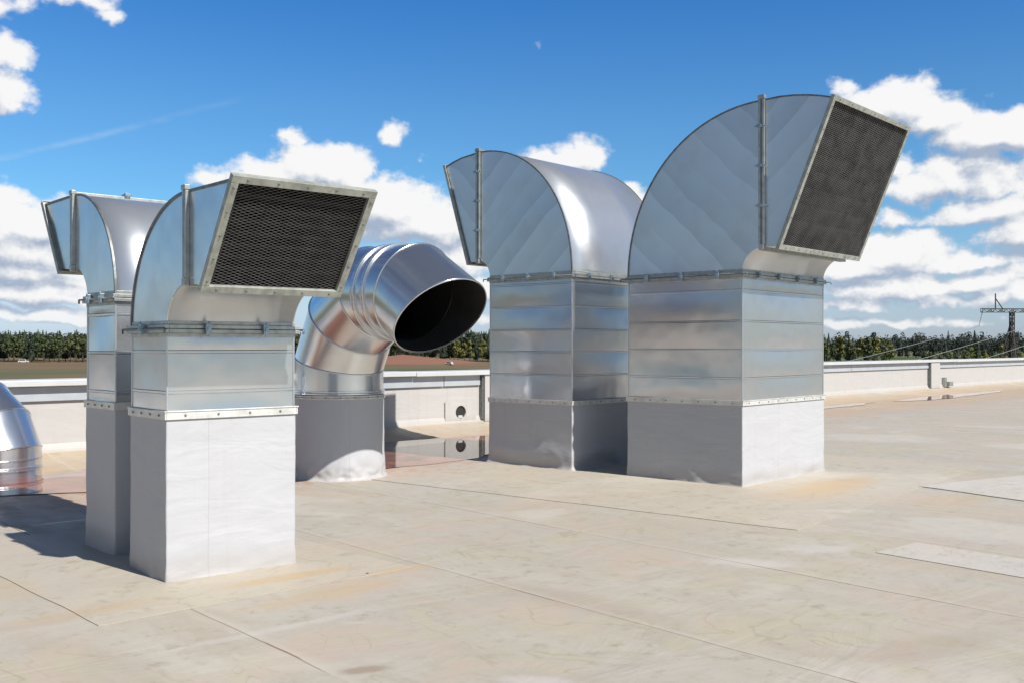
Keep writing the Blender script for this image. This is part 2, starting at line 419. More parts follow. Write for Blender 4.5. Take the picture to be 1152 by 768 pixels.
def goose_duct(corner, yaw, forward, W, D, zs, zf, ax, bz, nexp, rx, tz, mb_pt, mt_pt, ext, seams, meta, seed=0,
               nclampx=3, nclampy=4, big=True, flare=.06, roll=0., meshmat='mesh', fold=None, sidemat='steel'):
    """corner: the near corner of the shaft as seen; profile points are (distance beyond the discharge face, height)"""
    d = Vector((math.sin(R(yaw)), -math.cos(R(yaw)), 0)); v = Vector((math.cos(R(yaw)), math.sin(R(yaw)), 0))
    C = Vector((*corner, 0))
    ctr = C + v * (D / 2) + (-d if True else d) * (W / 2)
    X = d if forward else -d
    th = empty('ventilation_duct', ctr, math.atan2(X.y, X.x), **meta)
    hw = W / 2
    curb(W + .02, D + .02, zs, th, seed, flare, roll, fold=fold)
    # fastening strip
    s = MB(); rect_ring(s, W, D, zs - .002, zs + .055, .012, .024)
    rect_ring(s, W, D, zs + .050, zs + .058, .02, .030)
    for side in (-1, 1):
        n = max(4, round(W / .22))
        for i in range(n):
            x = -hw + (i + .5) * W / n
            s.tube([(x, side * (D / 2 + .023), zs + .026), (x, side * (D / 2 + .031), zs + .026)], .009, 6, 1)
        n = max(4, round(D / .24))
        for i in range(n):
            y = -D / 2 + (i + .5) * D / n
            s.tube([(side * (hw + .023), y, zs + .026), (side * (hw + .031), y, zs + .026)], .009, 6, 1)
    s.build('fastening_strip', [M['strip'], M['angle_dark']], th, bevel=.002)
    # casing with stiffening beads
    c = MB(); rings = []
    per = [Vector((hw, -D / 2)), Vector((hw, D / 2)), Vector((-hw, D / 2)), Vector((-hw, -D / 2))]
    rnd = random.Random(seed)
    levels = [zs + .02] + sorted(seams) + [zf]
    def ring(z, inn):
        out = []
        for k in range(4):
            a = per[k]; b = per[(k + 1) % 4]; dd = (b - a).normalized(); nr = Vector((dd.y, -dd.x)); n = 7
            for i in range(n):
                t = i / n
                bul = math.sin(math.pi * t)
                q = a + (b - a) * t + nr * (inn[k] * bul)
                out.append((q.x, q.y, z))
        return out
    for li in range(len(levels) - 1):
        z0, z1 = levels[li], levels[li + 1]; hgt = z1 - z0
        tilt = [rnd.uniform(-.034, .034) * (hgt / .33) for _ in range(4)]
        mid = [rnd.uniform(-.006, .008) for _ in range(4)]
        sub = []
        e = min(.012, hgt * .2)
        for j in range(7):
            t = j / 6
            z = z0 + (e if li > 0 else 0) + (hgt - (e if li > 0 else 0) - (e if li < len(levels) - 2 else 0)) * t
            sub.append(ring(z, [tilt[k] * (t - .5) + mid[k] * math.sin(math.pi * t) for k in range(4)]))
        nn = len(sub[0]) // 4
        for k4 in range(4):
            c.loft([[rg_[(k4 * nn + i_) % (4 * nn)] for i_ in range(nn + 1)] for rg_ in sub], closed=False, smooth=True)
        if li < len(levels) - 2:   # bead: a small proud step, itself a fold of the sheet
            zz = z1
            X0 = .004
            def r4(z, q): return [(sx * (hw + q), sy * (D / 2 + q), z) for sx, sy in ((1, -1), (1, 1), (-1, 1), (-1, -1))]
            c.loft([r4(zz - e, -.002), r4(zz - e * .6, X0), r4(zz + e * .6, X0), r4(zz + e, -.002)])
    c.build('casing', [M['steel']], th, sharp=True)
    # corner edges folded over
    for sx in (-1, 1):
        for sy in (-1, 1):
            ce = MB()
            ce.span((sx * (hw + .001) - .006, sy * (D / 2 + .001) - .006, zs + .06), (sx * (hw + .001) + .006, sy * (D / 2 + .001) + .006, zf - .03))
            ce.build('corner_seam', [M['steel_soft']], th, bevel=.003)
    # flange between shaft and elbow
    f = MB()
    rect_ring(f, W, D, zf - .028, zf - .003, .036, .034, 0)
    rect_ring(f, W, D, zf + .003, zf + .028, .034, .030, 0)
    rect_ring(f, W, D, zf - .055, zf - .029, .008, .010, 0)
    rect_ring(f, W, D, zf + .029, zf + .055, .008, .008, 0)
    fo = f.build('flange', [M['angle']], th, bevel=.002)
    for sy in (-1, 1):   # tie rods with bent ends
        k = MB(); e = hw + (.09 if big else .07)
        y = sy * (D / 2 + .045)
        k.tube([(-e, y, zf - .03), (-e, y, zf), (e, y, zf), (e, y, zf - .03)], .008, 6)
        k.build('tie_rod', [M['angle_dark']], fo)
    def clamp(c0, nrm):
        k = MB(); n_ = Vector(nrm); t_ = Vector((-n_.y, n_.x, 0)); c0 = Vector(c0)
        rot = Matrix((t_, n_, Vector((0, 0, 1)))).transposed()
        w = .040 if not big else .05
        k.box(c0, (w, .035, .075), rot); k.box(c0 + n_ * .021, (w * .5, .010, .03), rot)
        k.tube([c0 + n_ * .012 + Vector((0, 0, -.055)), c0 + n_ * .012 + Vector((0, 0, .052))], .007, 6)
        k.build('clamp', [M['bolt']], fo, bevel=.003)
    for side in (-1, 1):
        for i in range(nclampx):
            clamp((-hw + (i + .6) * W / (nclampx + .2), side * (D / 2 + .05), zf), (0, side, 0))
        for i in range(nclampy):
            clamp((side * (hw + .05), -D / 2 + (i + .62) * D / (nclampy + .2), zf), (side, 0, 0))
    # elbow profile in (x, z): outer from back to mouth top, throat from front to mouth bottom
    z0 = zf + .004
    cx = hw + rx
    A = W + rx; B = bz
    outer = []
    N = 40
    for i in range(N + 1):
        a = math.pi / 2 * i / N
        ca, sa = math.cos(a) ** (2 / nexp), math.sin(a) ** (2 / nexp)
        outer.append((cx - A * ca, z0 + B * sa))
    zt = z0 + B
    for (x, z) in ext: outer.append((hw + x, z))
    outer.append((hw + mt_pt[0], mt_pt[1]))
    throat = []
    hgt = tz - z0
    for i in range(15):
        a = math.pi / 2 * i / 14
        throat.append((cx - rx * math.cos(a) if i else hw, z0 + hgt * math.sin(a)))
    throat.append((hw + mb_pt[0], mb_pt[1]))
    # side panels, 3 mm proud of the skins, with a raised lock seam round the edge
    def off(poly, q):
        out = []
        for i, p in enumerate(poly):
            a = Vector(poly[max(i - 1, 0)]); b = Vector(poly[min(i + 1, len(poly) - 1)])
            t = (b - a).normalized(); out.append((p[0] - t.y * q, p[1] + t.x * q))
        return out
    oo = off(outer, .007)
    loop = [(x, z) for x, z in oo] + [(x, z) for x, z in reversed(throat)]
    for sy in (-1, 1):
        y = sy * (D / 2)
        sp = MB()
        sp.prism([(x, y + sy * .003, z) for x, z in loop], (0, -sy * .006, 0))
        so = sp.build('elbow_side', [M['steel_big'] if big else M['steel']], th)
        # dark sheet just behind it, the unlit inside put into its colour
        ln = MB(); inn = [(x, z) for x, z in off(outer, -.004)] + [(x, z) for x, z in reversed(off(throat, .004))]
        ln.prism([(x, y - sy * .0045, z) for x, z in inn], (0, -sy * .003, 0))
        ln.build('inner_shade_sheet', [M['dark']], so)
        sm = MB(); a_, b_ = off(outer, .011), off(outer, -.006)
        for q0, q1 in ((0, 1),):
            rr = []
            for (xa, za), (xb, zb) in zip(a_, b_):
                rr.append([(xa, y + sy * .012, za), (xb, y + sy * .012, zb), (xb, y + sy * .0035, zb), (xa, y - sy * .006, za)])
            sm.loft(rr, smooth=False)
        sm.build('edge_seam', [M['angle_dark']], so)
    def skin(name, prof, y0, mat, flip):
        k = MB(); rings = [[(x, -y0, z), (x, -y0 / 3, z), (x, y0 / 3, z), (x, y0, z)] for x, z in prof]
        k.loft(rings, closed=False, smooth=True)
        o = k.build(name, [mat, M['dark']], th)
        me = o.data; bm = bmesh.new(); bm.from_mesh(me); bm.normal_update(); bm.faces.ensure_lookup_table()
        # outward means away from the middle of the elbow passage
        f0 = bm.faces[len(bm.faces) // 3]; cc = f0.calc_center_median()
        target = Vector((hw * .9, 0, z0 + B * .45))
        want = (cc - target)
        if f0.normal.dot(want) < 0: bmesh.ops.reverse_faces(bm, faces=bm.faces)
        bm.to_mesh(me); bm.free()
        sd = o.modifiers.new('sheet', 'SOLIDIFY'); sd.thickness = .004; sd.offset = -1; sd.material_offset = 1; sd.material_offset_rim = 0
        return o
    skin('outer_skin', outer, D / 2 - .0035, M['steel_soft'], False)
    skin('throat_skin', throat, D / 2 - .0035, M['steel_soft'], True)
    # dark floor inside the shaft so that the inside never shows daylight
    # joint frame at the end of the bend
    jw = .028 if big else .022
    j = MB(); xj = cx
    zb_ = throat[-2][1]; 
    pr = .040 if big else .030
    top_z = max(z for x, z in outer if abs(x - xj) < A * .2)
    for sy in (-1, 1):
        y = sy * (D / 2 + .003)
        for q in (-1, 1):
            ya, yb = sorted((y, y + sy * pr))
            j.span((xj + q * (jw * .75) - jw * .55, ya, zb_ - (.0 if big else .0) + .03), (xj + q * (jw * .75) + jw * .55, yb, top_z + .006))
        ya, yb = sorted((y, y + sy * (pr + .006)))
        j.span((xj - jw * 1.5, ya, top_z + .008), (xj + jw * 1.5, yb, top_z + pr + .012))
        j.span((xj - jw * 1.0, ya, zb_ - pr * .9), (xj + jw * 1.0, yb, zb_ + .026))
    for q in (-1, 1):
        j.span((xj + q * (jw * .8) - .006, -D / 2, top_z + .002), (xj + q * (jw * .8) + .006, D / 2, top_z + (.010 if forward else pr)))
        j.span((xj + q * (jw * .8) - .006, -D / 2, zb_ - pr), (xj + q * (jw * .8) + .006, D / 2, zb_ - .002))
    jo = j.build('joint_frame', [M['angle']], th, bevel=.003)
    for sy in (-1, 1):
        for i in range(3 if big else 0):
            zz = zb_ + (top_z - zb_) * (.28 + .27 * i)
            k = MB(); c0 = Vector((xj, sy * (D / 2 + .003 + pr + .010), zz))
            k.box(c0, (.085, .024, .04)); k.box(c0 + Vector((0, sy * .016, 0)), (.03, .012, .028))
            k.tube([c0 + Vector((-.075, 0, 0)), c0 + Vector((.075, 0, 0))], .008, 6)
            k.build('clamp', [M['bolt']], jo, bevel=.002)
    if not forward:
        k = MB(); c0 = Vector((xj, D * .05, top_z + pr + .012)); k.box(c0, (.11 if big else .09, .05, .022)); k.box(c0 + Vector((0, 0, .016)), (.03, .03, .014))
        k.build('clamp', [M['bolt']], jo, bevel=.002)
    # mouth frame and mesh
    P0 = Vector((hw + mb_pt[0], 0, mb_pt[1])); P1 = Vector((hw + mt_pt[0], 0, mt_pt[1]))
    up = (P1 - P0).normalized(); L = (P1 - P0).length; nrm = Vector((up.z, 0, -up.x)); yv = Vector((0, 1, 0))
    rot = Matrix((nrm, yv, up)).transposed()
    fw = .05 if not big else .055; ov = .034
    fr = MB(); mid = (P0 + P1) / 2
    def fb(yc, zc, sy_, sz_, dn=0., t=.03): fr.box(mid + nrm * (.006 + dn) + yv * yc + up * zc, (t, sy_, sz_), rot)
    Wd = D + 2 * ov; Ld = L + 2 * ov
    fb(0, Ld / 2 - fw / 2, Wd, fw); fb(0, -Ld / 2 + fw / 2, Wd, fw)
    fb(Wd / 2 - fw / 2, 0, fw, Ld - 2 * fw - .002); fb(-Wd / 2 + fw / 2, 0, fw, Ld - 2 * fw - .002)
    # turned back lips
    tb = .014
    fr.box(mid - nrm * (tb / 2 + .010) + up * (Ld / 2 - .004), (tb, Wd, .006), rot)
    fr.box(mid - nrm * (tb / 2 + .010) - up * (Ld / 2 - .004), (tb, Wd, .006), rot)
    for sy in (-1, 1): fr.box(mid - nrm * (tb / 2 + .010) + yv * sy * (Wd / 2 - .004), (tb, .006, Ld - .012), rot)
    n = 7 if big else 5
    for i in range(n):
        for e in (-1, 1):
            for (p, q) in (((i + .5) / n * Wd - Wd / 2, e * (Ld / 2 - fw * .5)), (e * (Wd / 2 - fw * .5), (i + .5) / n * Ld - Ld / 2)):
                c0 = mid + nrm * .020 + yv * p + up * q
                fr.tube([c0, c0 + nrm * .008], .008, 6, 1)
    fr.build('mouth_frame', [M['frame'], M['angle_dark']], th, bevel=.002)
    g = MB(); sx_, sz_ = ((.062, .027) if big else (.056, .0215)); w2, h2 = D / 2 - .012, L / 2 - .012
    wire = .0022 if not big else .0045
    slope = sz_ / sx_
    for sgn in (-1, 1):
        k0 = int((h2 + slope * w2) / sz_) + 1
        for k in range(-k0, k0 + 1):
            b0 = k * sz_
            pts = []
            ys = [-w2, w2] + [((zz - b0) / (sgn * slope)) for zz in (-h2, h2)]
            ys = sorted(y for y in ys if -w2 - 1e-6 <= y <= w2 + 1e-6 and -h2 - 1e-6 <= b0 + sgn * slope * y <= h2 + 1e-6)
            if len(ys) < 2 or ys[-1] - ys[0] < .01: continue
            a = mid - nrm * (.006 + .0035 * sgn) + yv * ys[0] + up * (b0 + sgn * slope * ys[0])
            b = mid - nrm * (.006 + .0035 * sgn) + yv * ys[-1] + up * (b0 + sgn * slope * ys[-1])
            g.bar(a, b, .003, wire * (1.3 if sgn > 0 else .5), up=tuple(up))
    g.build('mesh_grille', [M[meshmat]], th, fix=False)
    # blades added inside the mouth to keep it black, shade in their colour
    bl = MB()
    for i in range(7):
        zz = -L / 2 + (i + .5) * L / 7
        c0 = mid - nrm * (.16 if big else .09) + up * (zz * .80 - (.05 if big else .03))
        r2 = Matrix((nrm, yv, up)).transposed() @ Matrix.Rotation(R(50), 3, 'Y')
        bl.box(c0, (.006, D - .05, L / 7 * 1.15), r2)
    bl.build('added_dark_blade', [M['dark']], th)
    return th

DG = 'rectangular gooseneck roof ducts'
goose_duct((2.63, 11.6), 48.1, True, 1.58, 2.10, .93, 2.433, 0, 1.93, 2.06, .26, 2.72, (.464, 2.717), (1.095, 4.262),
           [(.46, 4.374), (.64, 4.362), (.8, 4.338), (.95, 4.305)], [1.24, 1.567, 1.894, 2.25],
           dict(label='largest square steel duct with its grimy mesh mouth facing right against the sky', cat='ventilation duct', group=DG),
           seed=3, nclampx=3, nclampy=4, meshmat='mesh_dirty', flare=.012, fold=(.1, .9))
goose_duct((.777, 13.15), 48.1, False, 1.45, 2.13, .845, 2.53, 0, 1.79, 2.12, .21, 2.80, (.42, 2.79), (.88, 4.19),
           [(.4, 4.30), (.55, 4.285), (.72, 4.245)], [1.23, 1.533, 1.826, 2.13, 2.43],
           dict(label='large square steel duct behind the biggest one, its curved hood opening to the left', cat='ventilation duct', group=DG),
           seed=11, nclampx=3, nclampy=4, meshmat='mesh_dirty', flare=.03, roll=.02, fold=(-.5, -.6))
goose_duct((-2.343, 6.895), 40.8, True, .635, .956, 1.108, 1.722, 0, .885, 2.05, .353, 2.02, (.612, 1.980), (1.045, 2.605),
           [(.6, 2.608), (.85, 2.606)], [1.29, 1.567],
           dict(label='nearest square duct, its black mesh mouth in a pale metal frame facing right', cat='ventilation duct', group=DG),
           seed=21, nclampx=1, nclampy=2, big=False, flare=.006, fold=(.05, .5))
goose_duct((-3.04, 7.79), 43.0, False, .57, .956, 1.118, 1.975, 0, .87, 2.05, .285, 2.25, (.60, 2.255), (.98, 2.84),
           [(.5, 2.848), (.75, 2.845)], [1.25, 1.556, 1.85],
           dict(label='slim square duct close behind the nearest one, its mouth turned away to the left', cat='ventilation duct', group=DG),
           seed=31, nclampx=2, nclampy=2, big=False, flare=.006)

# ---------------------------------------------------------------- round gored ducts
def seg_rings(path, r, n=56, sub=True):
    """path: list of (x, z, pitch of the run that starts here); returns mitre rings"""
    return

def round_duct(ctr, dirv, r, z_base, start_z, runs, cut, meta, curb_h=None, seed=0):
    """runs: [(pitch in degrees from horizontal, axis length)], the first run starts upright at start_z"""
    X = Vector((dirv[0], dirv[1], 0)).normalized()
    th = empty('round_ventilation_duct', Vector((ctr[0], ctr[1], 0)), math.atan2(X.y, X.x), **meta)
    n = 64
    def ring(P, pitch, mn, rad):
        """circle of the tube with axis pitch, cut by plane through P with normal pitch mn; in x-z plane"""
        a = Vector((math.cos(R(pitch)), 0, math.sin(R(pitch)))); m = Vector((math.cos(R(mn)), 0, math.sin(R(mn))))
        nn = Vector((-a.z, 0, a.x)); t = Vector((0, 1, 0)); out = []
        for k in range(n):
            th_ = 2 * math.pi * k / n
            q = P + (nn * math.cos(th_) + t * math.sin(th_)) * rad
            s_ = (P - q).dot(m) / a.dot(m)
            out.append(q + a * s_)
        return out
    P = Vector((0, 0, start_z)); prev_pitch = 90; prev_n = 90
    seq = []
    pitches = [p for p, L in runs]
    for i, (pitch, L) in enumerate(runs):
        P2 = P + Vector((math.cos(R(pitch)), 0, math.sin(R(pitch)))) * L
        nxt = (pitch + pitches[i + 1]) / 2 if i + 1 < len(runs) else cut
        seq.append((P.copy(), P2.copy(), pitch, prev_n, nxt)); P = P2; prev_n = nxt
    for i, (A, B, pitch, m0, m1) in enumerate(seq):
        last = i == len(seq) - 1
        k = MB(); r0 = ring(A, pitch, m0, r); r1 = ring(B, pitch, m1, r * (1.01 if last else 1))
        rg = []
        for t in (0, .03, .06, .5, .94, .97, 1):
            bulge = 1.0
            rg.append([a.lerp(b, t) for a, b in zip(r0, r1)])
        k.loft(rg, smooth=True)
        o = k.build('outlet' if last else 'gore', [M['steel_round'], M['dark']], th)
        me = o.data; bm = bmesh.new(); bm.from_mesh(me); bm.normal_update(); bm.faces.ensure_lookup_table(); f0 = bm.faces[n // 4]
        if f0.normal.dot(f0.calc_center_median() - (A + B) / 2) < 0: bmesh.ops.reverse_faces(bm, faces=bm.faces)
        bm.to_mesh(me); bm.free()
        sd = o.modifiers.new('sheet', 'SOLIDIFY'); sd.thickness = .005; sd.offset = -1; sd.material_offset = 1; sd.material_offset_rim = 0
        # standing lock seam at the far end of each run
        s_ = MB(); ra = ring(B, pitch, m1, r * 1.004)
        ax = Vector((math.cos(R(m1)), 0, math.sin(R(m1))))
        q = [[v + ax * dx + (v - B).normalized() * dr for v in ra] for dx, dr in ((-.010, -.003), (-.006, .008), (.006, .008), (.010, -.003))]
        s_.loft(q, smooth=True)
        s_.build('rolled_rim' if last else 'lock_seam', [M['steel_round']], o)
    # collar bands on the straight horizontal run
    def band(P, pitch, w, hgt, name='collar', mat='steel_round', rad=None):
        b = MB(); rad = rad or r; ax = Vector((math.cos(R(pitch)), 0, math.sin(R(pitch))))
        q = [ring(P + ax * dx, pitch, pitch, rad + dr) for dx, dr in ((-w / 2, .001), (-w / 2, hgt), (-w * .15, hgt), (0, hgt * .45), (w * .15, hgt), (w / 2, hgt), (w / 2, .001))]
        b.loft(q, smooth=False)
        return b.build(name, [M[mat]], th, bevel=.003)
    return th, ring, band, seq

th, ring, band, seq = round_duct((-2.152, 12.659), (.662, -.750), .545, 0, 1.02,
    [(90, .384), (61, .573), (30, .658), (-2, .75), (-30.3, .549)], -47,
    dict(label='round steel duct with a slant-cut black mouth facing down to the right', cat='ventilation duct', group='round gored roof ducts'), seed=5)
A, B = seq[3][0], seq[3][1]
band(A.lerp(B, .40), -2, .075, .020); band(A.lerp(B, .66), -2, .075, .020)
band(Vector((0, 0, 1.05)), 90, .05, .016); fs_ = band(Vector((0, 0, .995)), 90, .045, .022, 'fastening_strip', 'strip')
for k in range(20):
    a = 2 * math.pi * (k + .3) / 20; u_ = Vector((math.cos(a), math.sin(a), 0)); mb = MB()
    c0 = u_ * .562 + Vector((0, 0, .995)); mb.tube([c0, c0 + u_ * .012], .008, 6); mb.build('screw', [M['angle_dark']], fs_)
# membrane sleeve with a slumped, wrinkled foot
def sleeve(th, r, z1, seed, big=1.):
    mb = MB(); n = 120; rings = []
    zs = [0, .006, .015, .03, .05, .07, .09, .115, .14, .17, .2, .235, .27, .31, .35, .4, .46, .54, .64, .76, .88, z1]
    zs = [z for z in zs if z <= z1]
    for z in zs:
        rg = []
        for k in range(n):
            a = 2 * math.pi * k / n; cx_, sy_ = math.cos(a), math.sin(a)
            fl = .05 * math.exp(-z / .02) * (1 + .7 * nz(cx_ * 3, sy_ * 3, seed))
            bag = big * .012 * math.exp(-((z - .13) / .11) ** 2) * (1 + 1.2 * nz(cx_ * 2 + seed, sy_ * 2, z * 3))
            w = (.004 + .020 * math.exp(-((z - .08) / .13) ** 2)) * nz(cx_ * 5, sy_ * 5 + seed, z * 9) + +.022 * math.exp(-((z - .05) / .09) ** 2) * nz(cx_ * 9, sy_ * 12, z * 16)
            rr = r + (fl + bag + w) * min(1, (z1 - z) / .1 + .1)
            rg.append((rr * cx_, rr * sy_, z))
        rings.append(rg)
    mb.loft(rings, smooth=True)
    return mb.build('curb_cladding', [M['membrane_foot']], th)
sleeve(th, .553, .985, 2.3)

th, ring, band, seq = round_duct((-6.45, 12.62), (-.95, .31), .552, 0, .0,
    [(90, .26), (65, .27), (40, .27), (15, .27), (-5, .40), (-28, .45)], -46,
    dict(label='round steel duct cut off by the left edge, standing by the puddle', cat='ventilation duct', group='round gored roof ducts'), seed=9)
band(Vector((0, 0, .11)), 90, .05, .02); band(Vector((0, 0, .22)), 90, .02, .012)
# ---------------------------------------------------------------- roof, parapet, puddles
def poly_sheet(name, pts, z, mat, label=None, thick=.004, **kw):
    mb = MB(); mb.prism([(x, y, z - thick) for x, y in pts], (0, 0, thick)); o = mb.build(name, [mat]); tag(o, **kw); return o
mb = MB()
cs = [wallpt(-45, -.0), wallpt(80, -.0), wallpt(80, 48), wallpt(-45, 48)]
mb.prism([(c.x, c.y, -8.2) for c in cs], (0, 0, 8.2))
tag(mb.build('flat_roof', [M['roof']]), kind='structure')

def jitter(pts, step, amp, seed):
    out = []
    n = len(pts)
    for i in range(n):
        a = Vector(pts[i]); b = Vector(pts[(i + 1) % n]); k = max(1, int((b - a).length / step)); nrm = Vector((-(b - a).y, (b - a).x)).normalized()
        for j in range(k):
            p = a.lerp(b, j / k); p += nrm * amp * nz(p.x * 1.7 + seed, p.y * 1.7, seed); out.append((p.x, p.y))
    return out
def quad(c, ang, a0, a1, b0, b1):
    """c origin; axes d(ang), v(ang)"""
    d = Vector((math.sin(R(ang)), -math.cos(R(ang)))); v = Vector((math.cos(R(ang)), math.sin(R(ang)))); c = Vector(c)
    return [tuple(c + d * a + v * b) for a, b in ((a0, b0), (a1, b0), (a1, b1), (a0, b1))]
poly_sheet('roof_apron', jitter(quad((2.49, 8.87), 51, -6.0, 0, 0, 6.2), .3, .03, 1), .005, M['apron'], kind='structure')
poly_sheet('roof_apron', jitter(quad((-2.37, 5.82), 43.5, -3.2, 0, 0, 2.25), .2, .02, 2), .005, M['apron'], kind='structure')
poly_sheet('roof_patch', jitter(quad((2.83, 7.90), 39.5, -.0, 1.55, 0, .62), .25, .012, 3), .005, M['patch'], kind='structure')
poly_sheet('roof_patch', jitter(quad((4.75, 11.7), 30, 0, 1.9, -.1, 3.4), .4, .03, 4), .009, M['patch'], kind='structure')

def puddle(pts, seed, label):
    P = [wallpt(t, n_) for t, n_ in pts]
    pl = jitter([(p.x, p.y) for p in P], .16, .16, seed)
    mb = MB(); n = len(pl); c = Vector((sum(x for x, y in pl) / n, sum(y for x, y in pl) / n))
    mb.add([(x, y, .010) for x, y in pl], [tuple(range(n))])
    o = mb.build('puddle', [M['water']], fix=False)
    me = o.data
    if me.polygons[0].normal.z < 0: me.flip_normals()
    tag(o, kind='structure')
puddle([(-14, 1.5), (-11, 1.42), (-8.6, 1.45), (-6, 1.3), (-3.5, 1.2), (-1.5, 1.17), (-.8, 1.35), (-.1, 1.7), (-.4, 2.4), (-1.3, 3.0), (-2.3, 3.45), (-3.2, 3.95),
        (-4.3, 4.1), (-5.6, 3.9), (-7.2, 3.8), (-8.7, 3.35), (-9.8, 2.95), (-11.5, 2.6), (-14, 2.4)], 1.3, '')
puddle([(9.8, 1.7), (11.6, 1.45), (13.6, 1.4), (15.2, 1.5), (14, 1.8), (12.2, 2.05), (10.6, 2.1)], 4.2, '')
puddle([(16.0, 1.7), (18.5, 1.35), (22, 1.3), (26, 1.3), (25, 1.75), (21, 2.1), (17.6, 2.3), (16.4, 2.1)], 7.7, '')
# the sheet rises in a shallow fillet towards the parapet
mb = MB()
mb.loft([[tuple(wallpt(t, n_, z)) for n_, z in ((1.25 + .12 * nz(t * .3, 0, 2), -.02), (1.1 + .1 * nz(t * .3, 0, 2), .006), (.6, .055), (.25, .10), (.02, .145))] for t in [(-45 + i * .5) for i in range(251)]], closed=False, smooth=True)
o = mb.build('roof_fillet', [M['roof']], fix=False)
if o.data.polygons[0].normal.z < 0: o.data.flip_normals()
tag(o, kind='structure')

pw = empty('parapet_wall', W0, math.atan2(WT.y, WT.x), label='white parapet wall with pale metal coping along the roof edge', cat='parapet wall')
# local: +X along, -Y into the roof (WN = -Y)
T0, T1 = -45, 80
w = MB()
# front face with a coved foot
prof = [(-.16, .10), (-.09, .125), (-.035, .17), (0, .25), (0, 1.05), (.42, 1.05), (.42, -8)]
xs = [T0 + i * 1.0 for i in range(int(T1 - T0) + 1)]
rg = [[(x, y, z) for y, z in prof] for x in xs]
w.loft(rg, closed=False, smooth=False)
w.build('wall_cladding', [M['wall']], pw)
cp = MB()
cb = [T0, -14.2, -1.2, 11.9, 25.0, 38.1, 51.2, T1]
for i_, (a, b) in enumerate(zip(cb, cb[1:])):
    up = .007 if i_ % 2 else 0
    cp.span((a + .004, -.16, 1.052 + up), (b - .004, .47, 1.14 + up))
cp.build('coping', [M['coping']], pw, bevel=.012)
for k in range(-3, 7):
    pa = .6 + 11.03 * k
    p = MB(); p.span((pa, -.125, .13), (pa + .78, -.001, 1.051)); p.build('pilaster', [M['wall']], pw, bevel=.006)
    g = MB(); g.span((pa - .045, -.095, .17), (pa - .002, -.004, 1.04)); g.build('recess_shade_strip', [M['angle_dark']], pw, bevel=.01)  # dark strip standing in for the shaded recess beside the pilaster
    nxt = pa + 11.03
    cuts = [pa + .80, pa + 5.0, nxt - 1.02, nxt - .05]
    for a, b in zip(cuts, cuts[1:]):
        fa = MB(); fa.span((a + .008, -.045, .85), (b - .008, -.002, 1.05)); fa.build('fascia', [M['fascia']], pw, bevel=.005)
# scupper outlet
px = .03
sc_ = MB(); n = 40; outer_, inner_ = [], []
for k in range(n):
    a = 2 * math.pi * k / n; ca, sa = math.cos(a), math.sin(a)
    sq = .27 / max(abs(ca), abs(sa)) if max(abs(ca), abs(sa)) > .80 else .27 / .80
    outer_.append((ca * sq * 1.5, sa * sq)); inner_.append((ca * .135, sa * .125))
zc = .335
for y0, y1 in ((-.035, -.002),):
    o0 = [(px + x, y1, zc + z) for x, z in outer_]; o1 = [(px + x, y0, zc + z) for x, z in outer_]
    i1 = [(px + x, y0, zc + z) for x, z in inner_]; i0 = [(px + x, y1, zc + z) for x, z in inner_]
    sc_.loft([o0, o1, i1, i0])
so = sc_.build('outlet_plate', [M['wall']], pw, bevel=.004)
h = MB(); h.add([(px + x, -.004, zc + z) for x, z in inner_], [tuple(range(n))]); h.build('outlet_shade_disc', [M['black']], so)  # flat black disc painted as the shade inside the opening
h = MB(); h.span((px - .06, -.030, zc - .115), (px + .05, -.006, zc - .06)); h.build('outlet_low_block', [M['membrane_foot']], so, bevel=.008)  # pale block across the lower part of the opening
# overflow bracket far along the wall
h = MB(); x0 = 24.0; h.span((x0 - .09, -.12, .16), (x0 + .09, -.002, .50)); h.span((x0 + .09, -.22, .18), (x0 + .42, -.02, .34))
h.build('overflow_spout', [M['angle']], pw, bevel=.01)

# small rubble on the roof
rnd = random.Random(3)
for (x, y, s_) in ((-1.02, 7.16, .012),):
    mb = MB(); n = 7
    mb.loft([[(x + s_ * q * math.cos(2 * math.pi * k / n) * rnd.uniform(.7, 1.2), y + s_ * q * math.sin(2 * math.pi * k / n), z) for k in range(n)] for q, z in ((1, .0), (1.1, s_ * .4), (.5, s_ * .8))])
    mb.add([(x, y, s_ * .85)], [])
    o = mb.build('pebble', [M['bark']])
    tag(o, label='tiny dark pebble lying loose on the beige roof sheet', cat='pebble')

# ---------------------------------------------------------------- land
TZ = -8.0
mb = MB()
xs = [-3000, -1500, -900] + [-700 + 20 * i for i in range(96)] + [1500, 2200, 3500]
ys = [-3000, -1000, -200, 0, 60] + [100 + 20 * i for i in range(46)] + [1200, 1600, 2500, 5000]
def land(x, y):
    z = TZ + .35 * nz(x / 90, y / 60, 0)
    for (cx_, cy_, rx_, ry_, hh) in ((-62, 560, 26, 22, 5.6), (-36, 550, 12, 12, 1.7), (-110, 600, 30, 24, 1.5), (-14, 575, 14, 12, 1.5)):
        q = ((x - cx_) / rx_) ** 2 + ((y - cy_) / ry_) ** 2
        z += hh * math.exp(-q)
    if y > 1100: z += (y - 1100) * .004
    return z
vs = [(x, y, land(x, y)) for y in ys for x in xs]; nx_ = len(xs)
mb.add(vs, [(j * nx_ + i, j * nx_ + i + 1, (j + 1) * nx_ + i + 1, (j + 1) * nx_ + i) for j in range(len(ys) - 1) for i in range(nx_ - 1)], 0, True)
tag(mb.build('terrain', [M['terrain']]), kind='structure')

